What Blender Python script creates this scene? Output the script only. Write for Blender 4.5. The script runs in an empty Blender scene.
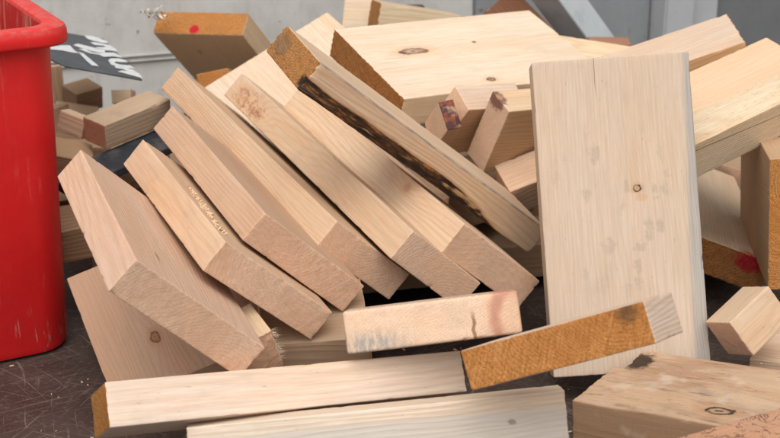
import bpy, bmesh, math, random
from mathutils import Vector, Matrix, Quaternion, noise as mn
R_=math.radians
scene=bpy.context.scene; COL=scene.collection
def lin(r,g,b):
    f=lambda c:(c/255/12.92 if c<=10 else ((c/255+.055)/1.055)**2.4)
    return (f(r),f(g),f(b),1.0)
# ---------------------------------------------------------------- node helper
class NB:
    def __init__(s,name):
        s.m=bpy.data.materials.new(name); s.m.use_nodes=True; s.t=s.m.node_tree; s.t.nodes.clear()
        s.out=s.t.nodes.new('ShaderNodeOutputMaterial'); s.b=s.t.nodes.new('ShaderNodeBsdfPrincipled')
        s.t.links.new(s.b.outputs[0],s.out.inputs[0]); s.co=s.t.nodes.new('ShaderNodeTexCoord').outputs['Object']
    def n(s,t,**k):
        x=s.t.nodes.new(t)
        for a,v in k.items(): setattr(x,a,v)
        return x
    def put(s,sock,v):
        if isinstance(v,bpy.types.NodeSocket): s.t.links.new(v,sock)
        elif v is not None:
            if sock.type=='VECTOR' and isinstance(v,(int,float)): v=(v,v,v)
            if sock.type=='RGBA' and len(v)==3: v=(*v,1)
            sock.default_value=v
    def M(s,op,a,b=None,c=None,clamp=False):
        x=s.n('ShaderNodeMath',operation=op,use_clamp=clamp); s.put(x.inputs[0],a)
        if b is not None: s.put(x.inputs[1],b)
        if c is not None: s.put(x.inputs[2],c)
        return x.outputs[0]
    def V(s,op,a,b=None):
        x=s.n('ShaderNodeVectorMath',operation=op); s.put(x.inputs[0],a)
        if b is not None: s.put(x.inputs[1],b)
        return x.outputs['Value'] if op in('LENGTH','DOT_PRODUCT','DISTANCE') else x.outputs[0]
    def mix(s,f,a,b,mode='MIX'):
        x=s.n('ShaderNodeMix',data_type='RGBA',blend_type=mode); s.put(x.inputs[0],f); s.put(x.inputs[6],a); s.put(x.inputs[7],b); return x.outputs[2]
    def sep(s,v):
        x=s.n('ShaderNodeSeparateXYZ'); s.put(x.inputs[0],v); return x.outputs
    def comb(s,a,b,c):
        x=s.n('ShaderNodeCombineXYZ'); s.put(x.inputs[0],a); s.put(x.inputs[1],b); s.put(x.inputs[2],c); return x.outputs[0]
    def noise(s,v,scale,detail=3,rough=.55,dist=0):
        x=s.n('ShaderNodeTexNoise'); s.put(x.inputs['Vector'],v); x.inputs['Scale'].default_value=scale
        x.inputs['Detail'].default_value=detail; x.inputs['Roughness'].default_value=rough; x.inputs['Distortion'].default_value=dist
        return x.outputs[0]
    def step(s,v,lo,hi,a=0.,b=1.):
        x=s.n('ShaderNodeMapRange',interpolation_type='SMOOTHSTEP'); s.put(x.inputs[0],v); s.put(x.inputs[1],lo); s.put(x.inputs[2],hi); s.put(x.inputs[3],a); s.put(x.inputs[4],b); return x.outputs[0]
    def bump(s,h,dist,strength=1.):
        x=s.n('ShaderNodeBump'); s.put(x.inputs['Height'],h); x.inputs['Distance'].default_value=dist; x.inputs['Strength'].default_value=strength; return x.outputs[0]
    def fin(s,col,rough=.6,normal=None,spec=.3):
        s.put(s.b.inputs['Base Color'],col); s.put(s.b.inputs['Roughness'],rough); s.b.inputs['Specular IOR Level'].default_value=spec
        if normal is not None: s.put(s.b.inputs['Normal'],normal)
        return s.m

PALE=(.68,.52,.395); PALE2=(.52,.335,.20)
def wood_rings(N,P,seed,pith,sp,knots,stretch=1.):
    """solid wood: growth rings about a pith line along x, swirled round each knot"""
    q=N.V('ADD',P,(seed*1.37%7,seed*2.1%5,seed*.77%3))
    n1=N.noise(N.V('MULTIPLY',q,(2.5,10,10)),1,2,.5)
    n2=N.noise(N.V('MULTIPLY',q,(6,35,35)),1,2,.5)
    X,Y,Z=N.sep(P)[:3]
    w=N.M('MULTIPLY_ADD',N.M('SUBTRACT',n1,.5),.045,N.M('MULTIPLY',N.M('SUBTRACT',n2,.5),.006))
    yy=N.M('SUBTRACT',Y,pith[0]); zz=N.M('SUBTRACT',Z,pith[1])
    r=N.M('SQRT',N.M('ADD',N.M('MULTIPLY',yy,yy),N.M('MULTIPLY',zz,zz)))
    r=N.M('ADD',r,w)
    kd=[]
    for k in knots:
        p,rad,el=k[0],k[1],k[2]
        d=N.V('SUBTRACT',P,p)
        dn=N.noise(N.V('ADD',q,k[0]),max(90,.6/rad),3,.6)
        dd=N.V('LENGTH',N.V('MULTIPLY',d,(1/el[0],1/el[1],1/el[2])))
        dd=N.M('ADD',dd,N.M('MULTIPLY',N.M('SUBTRACT',dn,.5),rad*1.15))
        kd.append((k,dd))
        # rings bulge round the knot, drawn out along the grain
        d2=N.V('LENGTH',N.V('MULTIPLY',d,(.35,1,1)))
        g=N.M('POWER',2.718,N.M('MULTIPLY',N.M('POWER',N.M('DIVIDE',d2,rad*2.6),2.),-1.))
        r=N.M('ADD',r,N.M('MULTIPLY',g,rad*1.6))
    ph=N.M('MULTIPLY',r,2*math.pi/sp)
    vs=N.noise(N.comb(N.M('MULTIPLY',r,60.),seed,0.),1,2,.5)
    ph=N.M('ADD',ph,N.M('MULTIPLY',vs,9.))
    s_=N.M('MULTIPLY_ADD',N.M('SINE',ph),.5,.5)
    late=N.M('POWER',s_,2.2)
    return q,r,late,kd
def wood(name,seed,base=PALE,late_c=PALE2,ls=.52,pith=(.05,.08),sp=.0042,knots=(),marks=(),end='tan',end_tint=None,fibre=.14,tint=.20,saw=0.,rough=.62,dirt=0.,endbump=1.,graze=0.):
    """knots: (pos,radius,(ellipse),colour_ring,colour_core). marks: callables (N,P,q,col)->col"""
    mats=[]
    for kind in ('side','end'):
        N=NB(name+'_'+kind); P=N.co
        q,r,late,kd=wood_rings(N,P,seed,pith,sp,knots)
        fib=N.noise(N.V('MULTIPLY',q,(16,420,420)),1,3,.6)
        fib2=N.noise(N.V('MULTIPLY',q,(60,1500,1500)),1,2,.6)
        big=N.noise(N.V('MULTIPLY',q,(5,16,16)),1,3,.5)
        if kind=='side':
            col=N.mix(N.M('MULTIPLY',late,N.step(big,.3,.7,ls*.45,ls)),base,late_c)
            col=N.mix(N.M('MULTIPLY',N.step(big,.38,.68),tint*1.6),col,tuple(c*f for c,f in zip(base,(.94,.78,.60))))
            wb=N.noise(N.V('MULTIPLY',N.V('ADD',q,(2,7,3)),(3,34,34)),1,3,.5); col=N.mix(N.step(wb,.46,.66,0,tint*1.9),col,tuple(c*f for c,f in zip(base,(1.0,.80,.66)))); col=N.mix(N.step(wb,.46,.30,0,tint*1.6),col,tuple(min(.86,c*f) for c,f in zip(base,(1.10,1.13,1.18))))
            wig=N.noise(N.V('MULTIPLY',q,(9,60,60)),1,3,.6)
            col=N.mix(N.step(wig,.52,.74,0,.22),col,tuple(c*f for c,f in zip(base,(.86,.74,.62))))
            col=N.mix(N.step(fib,.25,.75,fibre*2.0,0.),col,(.30,.19,.11))
            col=N.mix(N.step(fib2,.3,.6,fibre*1.2,0.),col,(.42,.28,.18))
            # scattered pores, nicks and handling dirt
            sp1=N.noise(N.V('MULTIPLY',q,(110,520,520)),1,1,.5)
            col=N.mix(N.step(sp1,.74,.80,0,.42),col,(.22,.12,.06))
            dt=N.noise(q,24,4,.62)
            col=N.mix(N.step(dt,.54,.76,0,.14+dirt),col,(.24,.19,.15))
            dt2=N.noise(N.V('ADD',q,(5,5,5)),7,3,.55)
            col=N.mix(N.step(dt2,.42,.7,0,.16+dirt*.5),col,tuple(c*.70 for c in base))
            h=N.M('ADD',N.M('MULTIPLY',fib,.5),N.M('MULTIPLY',late,.35))
            if saw>0:
                sw=N.noise(N.V('MULTIPLY',q,(520,60,60)),1,2,.7)
                sw2=N.noise(q,700,2,.7)
                h=N.M('ADD',h,N.M('MULTIPLY',N.M('ADD',sw,sw2),saw))
                col=N.mix(N.step(sw2,.35,.62,.18*saw,0.),col,tuple(c*.55 for c in base))
            bd=.00042
        else:
            g=N.noise(q,620,3,.72); g2=N.noise(N.V('MULTIPLY',q,(300,420,160)),1,3,.65); g3=N.noise(q,45,4,.6)
            if end=='tan': a,b,c=(.64,.43,.305),(.47,.30,.20),(.82,.62,.47)
            elif end=='ochre': a,b,c=(.44,.190,.046),(.21,.075,.017),(.60,.33,.125)
            elif end=='pink': a,b,c=(.70,.50,.36),(.55,.36,.235),(.80,.62,.48)
            elif end=='brown': a,b,c=(.20,.115,.07),(.10,.05,.03),(.30,.18,.11)
            if end_tint: a=tuple(x*y for x,y in zip(a,end_tint)); b=tuple(x*y for x,y in zip(b,end_tint)); c=tuple(x*y for x,y in zip(c,end_tint))
            col=N.mix(N.M('MULTIPLY',late,{'tan':.30,'ochre':.55}.get(end,.38)),a,b)
            g4=N.noise(q,950,2,.7); col=N.mix(N.step(g,.42,.64,0.,.32 if end!='ochre' else .5),col,c); col=N.mix(N.step(g4,.52,.68,0.,.38 if end!='ochre' else .6),col,c); col=N.mix(N.step(g4,.44,.30,0.,.25 if end!='ochre' else .6),col,b); bb=N.noise(N.V('MULTIPLY',q,(1,9,14)),1,3,.5); col=N.mix(N.step(bb,.40,.66,0,.5),col,tuple(x*y for x,y in zip(a,(1.12,.98,.84)))); bb2=N.noise(N.V('ADD',q,(4,8,1)),13,3,.55); col=N.mix(N.step(bb2,.46,.7,0,.45),col,tuple(x*y for x,y in zip(a,(.80,.74,.70))))
            col=N.mix(N.step(g,.50,.30,0.,.5 if end=='ochre' else .32),col,b)
            col=N.mix(N.step(g3,.45,.72,0,.35),col,tuple(x*.75 for x in a))
            dk=N.noise(q,260,2,.6)
            col=N.mix(N.step(dk,.64,.74,0,.55 if end=='ochre' else .16),col,tuple(x*.35 for x in b))
            g5=N.noise(q,1100,2,.7); h=N.M('ADD',N.M('MULTIPLY',g,.7),N.M('ADD',N.M('MULTIPLY',g5,.6),N.M('MULTIPLY',g2,.2))); bd=.00055*endbump if end!='ochre' else .0022*endbump
            h=N.M('ADD',h,N.M('MULTIPLY',late,.12))
        for (k,dd) in kd:
            rad=k[1]; ring=k[3] if len(k)>3 else (.10,.045,.02); core=k[4] if len(k)>4 else (.36,.20,.10); st=k[5] if len(k)>5 else 1.
            halo=N.step(dd,rad*.9,rad*2.3,.55*st,0.); col=N.mix(halo,col,tuple(c*f for c,f in zip(base,(.78,.52,.36))))
            col=N.mix(N.step(dd,rad*.9,rad*1.12,st,0.),col,ring)
            inner=N.M('MULTIPLY_ADD',N.M('SINE',N.M('MULTIPLY',dd,16/rad)),.25,.5)
            cc=N.mix(inner,core,tuple(c*.62 for c in core))
            col=N.mix(N.step(dd,rad*.52,rad*.78,st,0.),col,cc)
            col=N.mix(N.step(dd,rad*.10,rad*.2,st*.8,0.),col,ring)
        for mk in marks: col=mk(N,P,q,col,kind)
        mats.append(N.fin(col,rough,N.bump(h,bd),spec=.25))
    return mats
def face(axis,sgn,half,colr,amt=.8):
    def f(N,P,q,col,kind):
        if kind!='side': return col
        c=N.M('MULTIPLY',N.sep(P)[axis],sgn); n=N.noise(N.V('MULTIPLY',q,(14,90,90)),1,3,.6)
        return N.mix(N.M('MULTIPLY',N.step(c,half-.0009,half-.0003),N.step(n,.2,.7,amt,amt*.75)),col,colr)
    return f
# marks --------------------------------------------------------------
def blob(pos,rad,colr,el=(1,1,1),amt=.9,nz=60,soft=.5,wob=.8):
    def f(N,P,q,col,kind):
        d=N.V('LENGTH',N.V('MULTIPLY',N.V('SUBTRACT',P,pos),tuple(1/e for e in el)))
        d=N.M('ADD',d,N.M('MULTIPLY',N.M('SUBTRACT',N.noise(q,nz,4,.65),.5),rad*wob))
        return N.mix(N.step(d,rad*(1-soft),rad,amt,0.),col,colr)
    return f
def edge_tint(axis,at,width,colr,amt=.8,sgn=1,nz=(8,120,120),wob=1.):
    # stain and tint running along the grain beyond a given cross position
    def f(N,P,q,col,kind):
        c=N.sep(P)[axis]; c=N.M('MULTIPLY',c,sgn)
        n=N.noise(N.V('MULTIPLY',q,nz),1,4,.65)
        c=N.M('ADD',c,N.M('MULTIPLY',N.M('SUBTRACT',n,.5),width*1.6*wob))
        return N.mix(N.step(c,at,at+width,0.,amt),col,colr)
    return f
def streaks(colr,amt,thr=.6,scale=(6,150,150),only=None):
    def f(N,P,q,col,kind):
        if only and kind!=only: return col
        n=N.noise(N.V('MULTIPLY',N.V('ADD',q,(9,2,4)),scale),1,4,.65)
        return N.mix(N.step(n,thr,thr+.12,0.,amt),col,colr)
    return f
# ---------------------------------------------------------------- block builder
def lines(L,r,st,maxn=70):
    a=[0,r*.3,r*.7,r]; n=max(2,min(maxn,int((L-2*r)/st))); a+=[r+(L-2*r)*i/n for i in range(1,n)]; a+=[L-r,L-r*.7,L-r*.3,L]; return a
def block_mesh(name,d,seed,r=.0012,ragged=.0006,rag_ends=(1,1),warp=.0004,st=.006,fn=None,nick=.0012):
    """board with softened, nicked arrises and saw-torn ends; x is the grain"""
    r=min(r,min(d)*.2)
    gx,gy,gz=lines(d[0],r,max(st,.0032),90),lines(d[1],r,min(st,.0024),75),lines(d[2],r,min(st,.0024))
    bm=bmesh.new(); vs={}
    nx,ny,nz=len(gx)-1,len(gy)-1,len(gz)-1
    def v(i,j,k):
        key=(i,j,k)
        if key not in vs:
            p=Vector((gx[i],gy[j],gz[k])); c=Vector([min(max(p[a],r),d[a]-r) for a in range(3)])
            e=p-c
            onedge=sum(1 for a in range(3) if abs(e[a])>1e-9)
            if onedge>=2: e=e.normalized()*max(abs(e[0]),abs(e[1]),abs(e[2])) if e.length>0 else e
            q=c+e-Vector(d)/2
            sv=Vector((seed*3.1,seed*1.7,seed*.9))
            # nicks on the arrises
            near=[min(p[a],d[a]-p[a])<r*1.01 for a in range(3)]
            if sum(near)>=2:
                nn=mn.noise((q+sv)*150)+.6*mn.noise((q+sv)*420)+.35*mn.noise((q+sv)*30)
                amt=max(0,nn-.42)*nick*1.6
                dirv=Vector([(-1 if q[a]>0 else 1) if near[a] else 0 for a in range(3)])
                q=q+dirv*amt
            # long bow
            w=mn.noise_vector(Vector((q.x*5,q.y*9,q.z*9))+sv)*warp
            q=q+w
            for s_,flag in ((-1,rag_ends[0]),(1,rag_ends[1])):
                if flag:
                    dist=d[0]/2-s_*q.x
                    if dist<.004:
                        f=1-max(0,dist)/.004
                        m=(mn.noise((q+sv)*230)*.6+mn.noise((q+sv)*560)*.9+mn.noise((q+sv)*28)*.18)*ragged*flag*.75
                        q.x+=s_*m*f
            if fn: q=fn(q,d)
            vs[key]=bm.verts.new(q)
        return vs[key]
    def quad(a,b,c,e,mi):
        try:
            f=bm.faces.new((a,b,c,e)); f.material_index=mi; f.smooth=True
        except ValueError: pass
    for i in range(nx):
        for j in range(ny):
            quad(v(i,j,0),v(i,j+1,0),v(i+1,j+1,0),v(i+1,j,0),0); quad(v(i,j,nz),v(i+1,j,nz),v(i+1,j+1,nz),v(i,j+1,nz),0)
        for k in range(nz):
            quad(v(i,0,k),v(i+1,0,k),v(i+1,0,k+1),v(i,0,k+1),0); quad(v(i,ny,k),v(i,ny,k+1),v(i+1,ny,k+1),v(i+1,ny,k),0)
    for j in range(ny):
        for k in range(nz):
            quad(v(0,j,k),v(0,j,k+1),v(0,j+1,k+1),v(0,j+1,k),1); quad(v(nx,j,k),v(nx,j+1,k),v(nx,j+1,k+1),v(nx,j,k+1),1)
    me=bpy.data.meshes.new(name); bm.to_mesh(me); bm.free(); return me
def tag(o,label=None,cat=None,group=None,kind=None):
    if label: o['label']=label
    if cat: o['category']=cat
    if group: o['group']=group
    if kind: o['kind']=kind
    return o
def link(name,me,mats,parent=None):
    o=bpy.data.objects.new(name,me); COL.objects.link(o)
    for m in (mats if isinstance(mats,(list,tuple)) else [mats]): me.materials.append(m)
    if parent: o.parent=parent
    return o
BX={
'A':((-0.2170,1.2078,0.2119),(0.24404,-0.50606,-0.77823,0.28053),(0.2483,0.1525,0.0355)),
'B':((-0.1678,1.3158,0.1939),(0.22566,-0.48465,-0.79931,0.27439),(0.2621,0.1428,0.0336)),
'C':((-0.1442,1.3864,0.2034),(0.23297,-0.48828,-0.79226,0.28218),(0.3023,0.1420,0.0336)),
'D':((-0.1364,1.5522,0.1831),(0.22773,-0.47305,-0.80492,0.27652),(0.4881,0.1165,0.0348)),
'E':((-0.0589,1.5579,0.1718),(0.23408,-0.47448,-0.80211,0.27695),(0.4867,0.1149,0.0367)),
'F':((0.0133,1.5720,0.1575),(0.22817,-0.47832,-0.80466,0.26771),(0.4333,0.1344,0.0387)),
'G':((-0.1207,1.8798,0.1888),(0.26783,-0.83525,0.47986,0.01888),(0.1956,0.2172,0.0433)),
'H':((0.0268,1.4719,0.2399),(0.90851,0.02483,0.34778,0.23031),(0.3853,0.0959,0.0352)),
'I':((0.1053,1.8357,0.2423),(0.95719,0.13076,0.04589,0.25413),(0.3165,0.1932,0.0404)),
'N':((0.2373,1.9405,0.2058),(0.96093,0.24037,0.01718,-0.13616),(0.2069,0.1105,0.0422)),
'M':((0.3275,1.7269,0.2593),(0.17767,0.02888,0.98335,0.02506),(0.2328,0.1282,0.0393)),
'P':((0.3625,1.5560,0.2474),(0.06334,-0.28854,0.94273,0.15487),(0.3034,0.1094,0.0501)),
'R':((0.4709,1.5881,0.1473),(0.04965,0.75112,0.65828,-0.00558),(0.2951,0.0684,0.1496)),
'S':((0.4027,1.7690,0.0600),(0.73879,0.10773,0.12730,0.65298),(0.3939,0.1591,0.0422)),
'T':((0.3721,1.3311,0.0931),(0.55459,-0.74935,-0.35771,-0.05431),(0.0599,0.0438,0.0481)),
'U':((0.4390,1.3593,0.0299),(0.97218,-0.00252,-0.03967,-0.23084),(0.0845,0.0923,0.0410)),
'V':((0.3093,1.2072,0.0465),(0.96027,-0.03683,-0.04142,-0.27350),(0.2188,0.1544,0.0564)),
'W':((0.3053,1.0354,0.0912),(0.00633,-0.96807,-0.25049,0.00688),(0.1799,0.0803,0.0437)),
'X':((0.1455,1.0258,0.2116),(0.82423,-0.25359,-0.00953,0.50621),(0.0679,0.1625,0.0336)),
'UB':((0.2446,1.4071,0.1825),(0.37211,-0.57324,-0.59912,-0.41712),(0.3343,0.1666,0.0432)),
'Y':((0.0385,1.1581,0.1704),(0.18009,0.69794,0.68722,-0.09041),(0.0730,0.1554,0.0382)),
'Z1':((-0.0946,1.1185,0.1178),(0.87238,0.44538,0.13120,0.15291),(0.3277,0.0382,0.0646)),
'Z2':((-0.0090,1.0654,0.0942),(0.58575,-0.80886,-0.05064,-0.00851),(0.3231,0.0698,0.0320)),
'K1':((-0.0773,1.2850,0.1081),(0.99404,0.08887,-0.00560,0.06286),(0.1060,0.1158,0.0438)),
'A2':((-0.1334,1.1951,0.1293),(0.36740,-0.33937,-0.74721,0.43764),(0.0459,0.0515,0.0416)),
'L0':((-0.2331,1.3721,0.0793),(0.07220,-0.54003,-0.80495,-0.23496),(0.1932,0.1756,0.0369)),
'L1':((-0.3701,1.5597,0.1069),(0.96087,0.10664,0.01498,0.25519),(0.0583,0.0565,0.0445)),
'BK':((-0.3174,1.6952,0.1629),(0.89453,0.10865,-0.00349,0.43359),(0.1579,0.0461,0.0189)),
'a1':((-0.4770,2.1040,0.1266),(0.92019,0.10092,0.00359,0.37822),(0.0474,0.0414,0.0354)),
'a2':((-0.3351,1.7272,0.1970),(0.90395,0.07288,-0.03027,0.42029),(0.1090,0.0422,0.0332)),
'a3':((-0.4054,1.7332,0.1893),(0.05343,0.22713,0.72092,0.65256),(0.0391,0.0267,0.0188)),
'a4':((-0.4067,2.0734,0.1336),(0.81646,0.57625,-0.03650,0.00075),(0.0298,0.0206,0.0319)),
'a5':((-0.4779,2.0531,0.1001),(0.98603,0.03356,0.11231,0.11835),(0.0632,0.0484,0.0423)),
'a6':((-0.4051,1.6955,0.1508),(0.96636,0.13714,0.16619,0.14043),(0.0479,0.0427,0.0377)),
'a7':((-0.5199,2.1293,0.1386),(0.51404,-0.45027,-0.63110,-0.36706),(0.0594,0.0159,0.0319)),
'AA':((-0.2590,2.1755,0.1746),(0.77746,-0.22165,0.27803,0.51877),(0.1989,0.1547,0.0378)),
'AB':((-0.2382,1.9731,0.1793),(0.75669,-0.21529,0.07512,0.61272),(0.1013,0.0480,0.0239)),
'BB2':((0.0376,2.1936,0.2235),(0.99035,-0.07135,0.08809,0.07971),(0.1295,0.0922,0.0480)),
'BB1':((-0.0492,2.2909,0.2114),(0.06754,0.10062,0.85576,0.50298),(0.0472,0.0507,0.0435)),
'QQ':((0.2086,2.3042,0.1911),(0.81230,0.41626,0.19812,-0.35727),(0.0911,0.0676,0.0659)),
'CC':((0.0393,2.3415,0.1976),(1.00000,0.00000,0.00020,0.00063),(0.0391,0.0435,0.0435)),
'O':((0.3542,2.2212,0.1666),(0.99902,-0.02598,-0.00177,-0.03586),(0.0649,0.0634,0.0435)),
'WB':((0.1538,2.1922,0.4062),(0.48107,0.03343,-0.76432,-0.42811),(0.6245,0.0542,0.0522)),
'J':((0.0637,1.6206,0.2202),(0.88072,0.43228,0.04517,0.18820),(0.0188,0.0366,0.0646)),
'J2':((0.1060,1.6723,0.2135),(0.90435,0.28820,0.14931,0.27714),(0.0959,0.0379,0.0863)),
'K':((0.1571,1.6384,0.2099),(0.93683,0.20388,0.09600,0.26750),(0.0963,0.0387,0.0953)),
'DD':((0.1703,1.6206,0.1501),(0.94766,0.25371,-0.11273,0.15768),(0.0702,0.0471,0.0453)),
}
GL={
'outline' : [(0.1232, 0.002), (0.0631, -0.007), (0.0161, -0.0133), (0.0013, 0.0114), (-0.0113, 0.012), (0.021, 0.2645), (0.0458, 0.2655), (0.0616, 0.267), (0.1025, 0.2799), (0.1173, 0.2853), (0.1218, 0.1508)] ,
'hook' : [(0.0854, 0.2718), (0.0999, 0.2836), (0.1103, 0.2754), (0.1188, 0.2632), (0.1186, 0.2469), (0.1084, 0.2392), (0.0961, 0.2406), (0.0868, 0.2475)] ,
'arm1' : [(0.0865, 0.2197), (0.0944, 0.2304), (0.1177, 0.2323), (0.123, 0.209), (0.1219, 0.1875), (0.1115, 0.1848), (0.0995, 0.1743), (0.0849, 0.1721), (0.0918, 0.1894), (0.1066, 0.204), (0.1064, 0.2151), (0.0903, 0.2052)] ,
'bar' : [(0.0523, 0.1627), (0.0625, 0.1837), (0.0838, 0.178), (0.1011, 0.1841), (0.0995, 0.1624), (0.0867, 0.1346), (0.0743, 0.1315), (0.0671, 0.1485)] ,
'bar2' : [(0.0568, 0.1397), (0.0694, 0.151), (0.0887, 0.1464), (0.1133, 0.1717), (0.1208, 0.1567), (0.1203, 0.1425), (0.1076, 0.1394), (0.0898, 0.1176), (0.0854, 0.1265), (0.071, 0.1233)] ,
'u' : [(0.0919, 0.0951), (0.0995, 0.1159), (0.1141, 0.1305), (0.1234, 0.1264), (0.1228, 0.1126), (0.1133, 0.1041), (0.1034, 0.0991), (0.0991, 0.0855), (0.105, 0.0802), (0.1226, 0.09), (0.1264, 0.0735), (0.114, 0.0653), (0.0994, 0.0603), (0.0912, 0.0686)] ,
'n' : [(0.0942, 0.0579), (0.1046, 0.0671), (0.1211, 0.0612), (0.1264, 0.0377), (0.1253, 0.0107), (0.1125, 0.0161), (0.0983, 0.0219), (0.0923, 0.0207), (0.1012, 0.0378), (0.1092, 0.0392), (0.1055, 0.0508), (0.0952, 0.0472)] ,
'y1' : [(0.0116, 0.1049), (0.0322, 0.1393), (0.0461, 0.1541), (0.0477, 0.1186), (0.0512, 0.103), (0.0417, 0.0981), (0.0283, 0.0985), (0.0095, 0.0865)] ,
'leg' : [(0.0518, 0.1132), (0.0589, 0.1091), (0.0639, 0.0674), (0.0682, 0.0328), (0.0577, 0.0288), (0.0548, 0.0583), (0.053, 0.0936)] ,
}
def deepen(key,axis,amt):
    # let a board reach down to what carries it
    c,q,d=BX[key]; ax=Quaternion(q)@Vector([1 if i==axis else 0 for i in range(3)])
    if ax.z>0: ax=-ax
    d=list(d); d[axis]+=amt; BX[key]=(tuple(Vector(c)+ax*amt/2),q,tuple(d)); return -1 if (Quaternion(q)@Vector([1 if i==axis else 0 for i in range(3)])).z>0 else 1
ZS=deepen('Z2',1,.040); WS=deepen('W',2,.070)
GRP='sawn offcuts heaped in the pile'
seedc=[10]
def board(key,label,name='board_offcut',cat='wood board',mesh={},box=None,**mat):
    c,q,d=box or BX[key]; seedc[0]+=1; seed=seedc[0]
    rnd=random.Random(seed*7)
    mat.setdefault('pith',(rnd.uniform(-.09,.09),rnd.choice((-1,1))*rnd.uniform(.03,.09)))
    mat.setdefault('sp',rnd.uniform(.0032,.0052))
    j=rnd.uniform(.91,1.05); b=mat.get('base',PALE); mat['base']=tuple(x*j*f for x,f in zip(b,(1,rnd.uniform(.975,1.02),rnd.uniform(.90,1.03))))
    mats=wood('wood_'+key,seed,**mat)
    me=block_mesh(name,d,seed,**mesh)
    o=link(name,me,mats); o.location=c; o.rotation_mode='QUATERNION'; o.rotation_quaternion=Quaternion(q)
    tag(o,label,cat,GRP); return o
ROUGH=dict(ragged=.0016,st=.0035,r=.0016)
TOP=(.67,.475,.35)   # pinkish planed edge of the leaning row
DRK=(.085,.038,.016)
# ---- leaning row, left to right
board('A','thick pale board leaning against the red bin, leftmost of the leaning row',base=TOP,mesh=dict(ragged=.0007,st=.004),
   knots=[((-.0709,-.0359,-.0178),.003,(2.6,.6,1),(.30,.18,.10),(.34,.2,.12),.55)],saw=.35)
board('B','board with a scatter of sawdust along its edge, second in the leaning row',base=TOP,mesh=dict(ragged=.0008,st=.004),saw=.45)
board('C','short pinkish board, third in the leaning row, just left of the long pale edge',base=(.61,.415,.29),mesh=dict(ragged=.0008,st=.004),end_tint=(.97,.93,.92),saw=.3)
board('D','long leaning board with plain honey edge, the one reaching highest at left of the row',base=(.67,.48,.335),saw=.2)
def Eres(N,P,q,col,kind):
    wv=N.noise(N.V('MULTIPLY',q,(42,75,75)),1,4,.6,1.2); a=N.M('ABSOLUTE',N.M('SUBTRACT',wv,.5))
    d=N.V('LENGTH',N.V('MULTIPLY',N.V('SUBTRACT',P,(.175,-.0588,.004)),(1/.058,0,1/.019)))
    d=N.M('ADD',d,N.M('MULTIPLY',N.M('SUBTRACT',N.noise(q,40,3,.6),.5),.9)); m=N.step(d,.45,1.0,1.,0.)
    col=N.mix(N.M('MULTIPLY',m,.35),col,(.58,.36,.23))
    col=N.mix(N.M('MULTIPLY',m,N.step(a,.004,.040,.6,0.)),col,(.22,.085,.045))
    n=N.noise(q,120,3,.6); return N.mix(N.M('MULTIPLY',m,N.step(n,.52,.66,0,.7)),col,(.33,.155,.08))
RK=(.26,.11,.07); RC=(.60,.42,.32)
board('E','leaning board with swirling reddish resin marks near its upper end',base=(.68,.50,.36),knots=[((.202,-.0588,-.001),.0088,(1.6,1,.85),(.36,.17,.10),(.64,.47,.34),.75),((.152,-.0588,.007),.0052,(2.6,1,.65),(.25,.105,.055),(.44,.26,.16),.85)],
   marks=[Eres])
board('F','leaning board with a soft pink knot, lying directly below the bark-edged board',base=(.70,.54,.41),knots=[((-.100,-.066,-.0084),.0055,(1.3,1,1),(.52,.27,.19),(.58,.36,.26),.6)],saw=.15)
board('G','wide pale board behind the leaning row, its far edge rising to a peak',base=(.70,.57,.45),ls=.25)
# ---- bark-edged board across the middle
def Hbark(N,P,q,col,kind):
    X,Y,Z=N.sep(P)[:3]
    lim=N.step(X,.04,.160,-.0024,-.0195)
    n=N.noise(N.V('MULTIPLY',q,(22,90,90)),1,4,.6)
    lim=N.M('ADD',lim,N.M('MULTIPLY',N.M('SUBTRACT',n,.5),.0075))
    # only on the front half of the section
    front=N.step(Y,-.040,-.034,1.,0.)
    m=N.M('MULTIPLY',N.step(Z,N.M('SUBTRACT',lim,.0012),N.M('ADD',lim,.0008),1.,0.),front)
    b=N.noise(N.V('MULTIPLY',q,(25,160,160)),1,4,.7)
    bc=N.mix(N.step(b,.40,.62),(.018,.011,.008),(.105,.050,.022)); bc=N.mix(N.step(b,.56,.66),bc,(.34,.15,.05)); bc=N.mix(N.step(N.noise(N.V('MULTIPLY',q,(14,70,70)),1,3,.6),.58,.68,0,.85),bc,(.50,.31,.16))
    rim=N.M('MULTIPLY',N.step(Z,N.M('ADD',lim,.0005),N.M('ADD',lim,.0035),.5,0.),front)
    col=N.mix(rim,col,(.42,.20,.07))
    col=N.mix(m,col,bc)
    # blue-grey line along the top arris
    e=N.M('MULTIPLY',N.step(Y,-.0455,-.040,1.,.0),N.step(Z,.0148,.0170))
    g=N.noise(N.V('MULTIPLY',q,(40,400,400)),1,4,.7)
    return N.mix(N.M('MULTIPLY',e,N.step(g,.35,.6,.15,.85)),col,(.16,.165,.17))
def Hfn(q,d):
    # wane: the bark side dips in towards the lower arris
    if q.y<-.03:
        lim=(-.004 if q.x<0.03 else -.004-.016*min(1,(q.x-.03)/.13))-max(0,(-.165-q.x)*.6)
        t=max(0,lim-q.z)
        q.y+=t*.35+ (mn.noise(q*120)*.0012+mn.noise(q*40)*.0015 if t>0 else 0)
    return q
board('H','long board with a dark bark-covered edge lying diagonally across the pile',mesh=dict(ragged=.0035,rag_ends=(1,.3),st=.0035,r=.0018,fn=Hfn),base=(.72,.55,.39),end='ochre',end_tint=(1.25,1.25,1.4),
   marks=[Hbark,streaks((.50,.36,.24),.3,.55,(5,60,60),'side'),blob((-.1939,.030,.0),.020,(.22,.17,.11),(1,1,.8),.55)],endbump=1.6)
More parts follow.
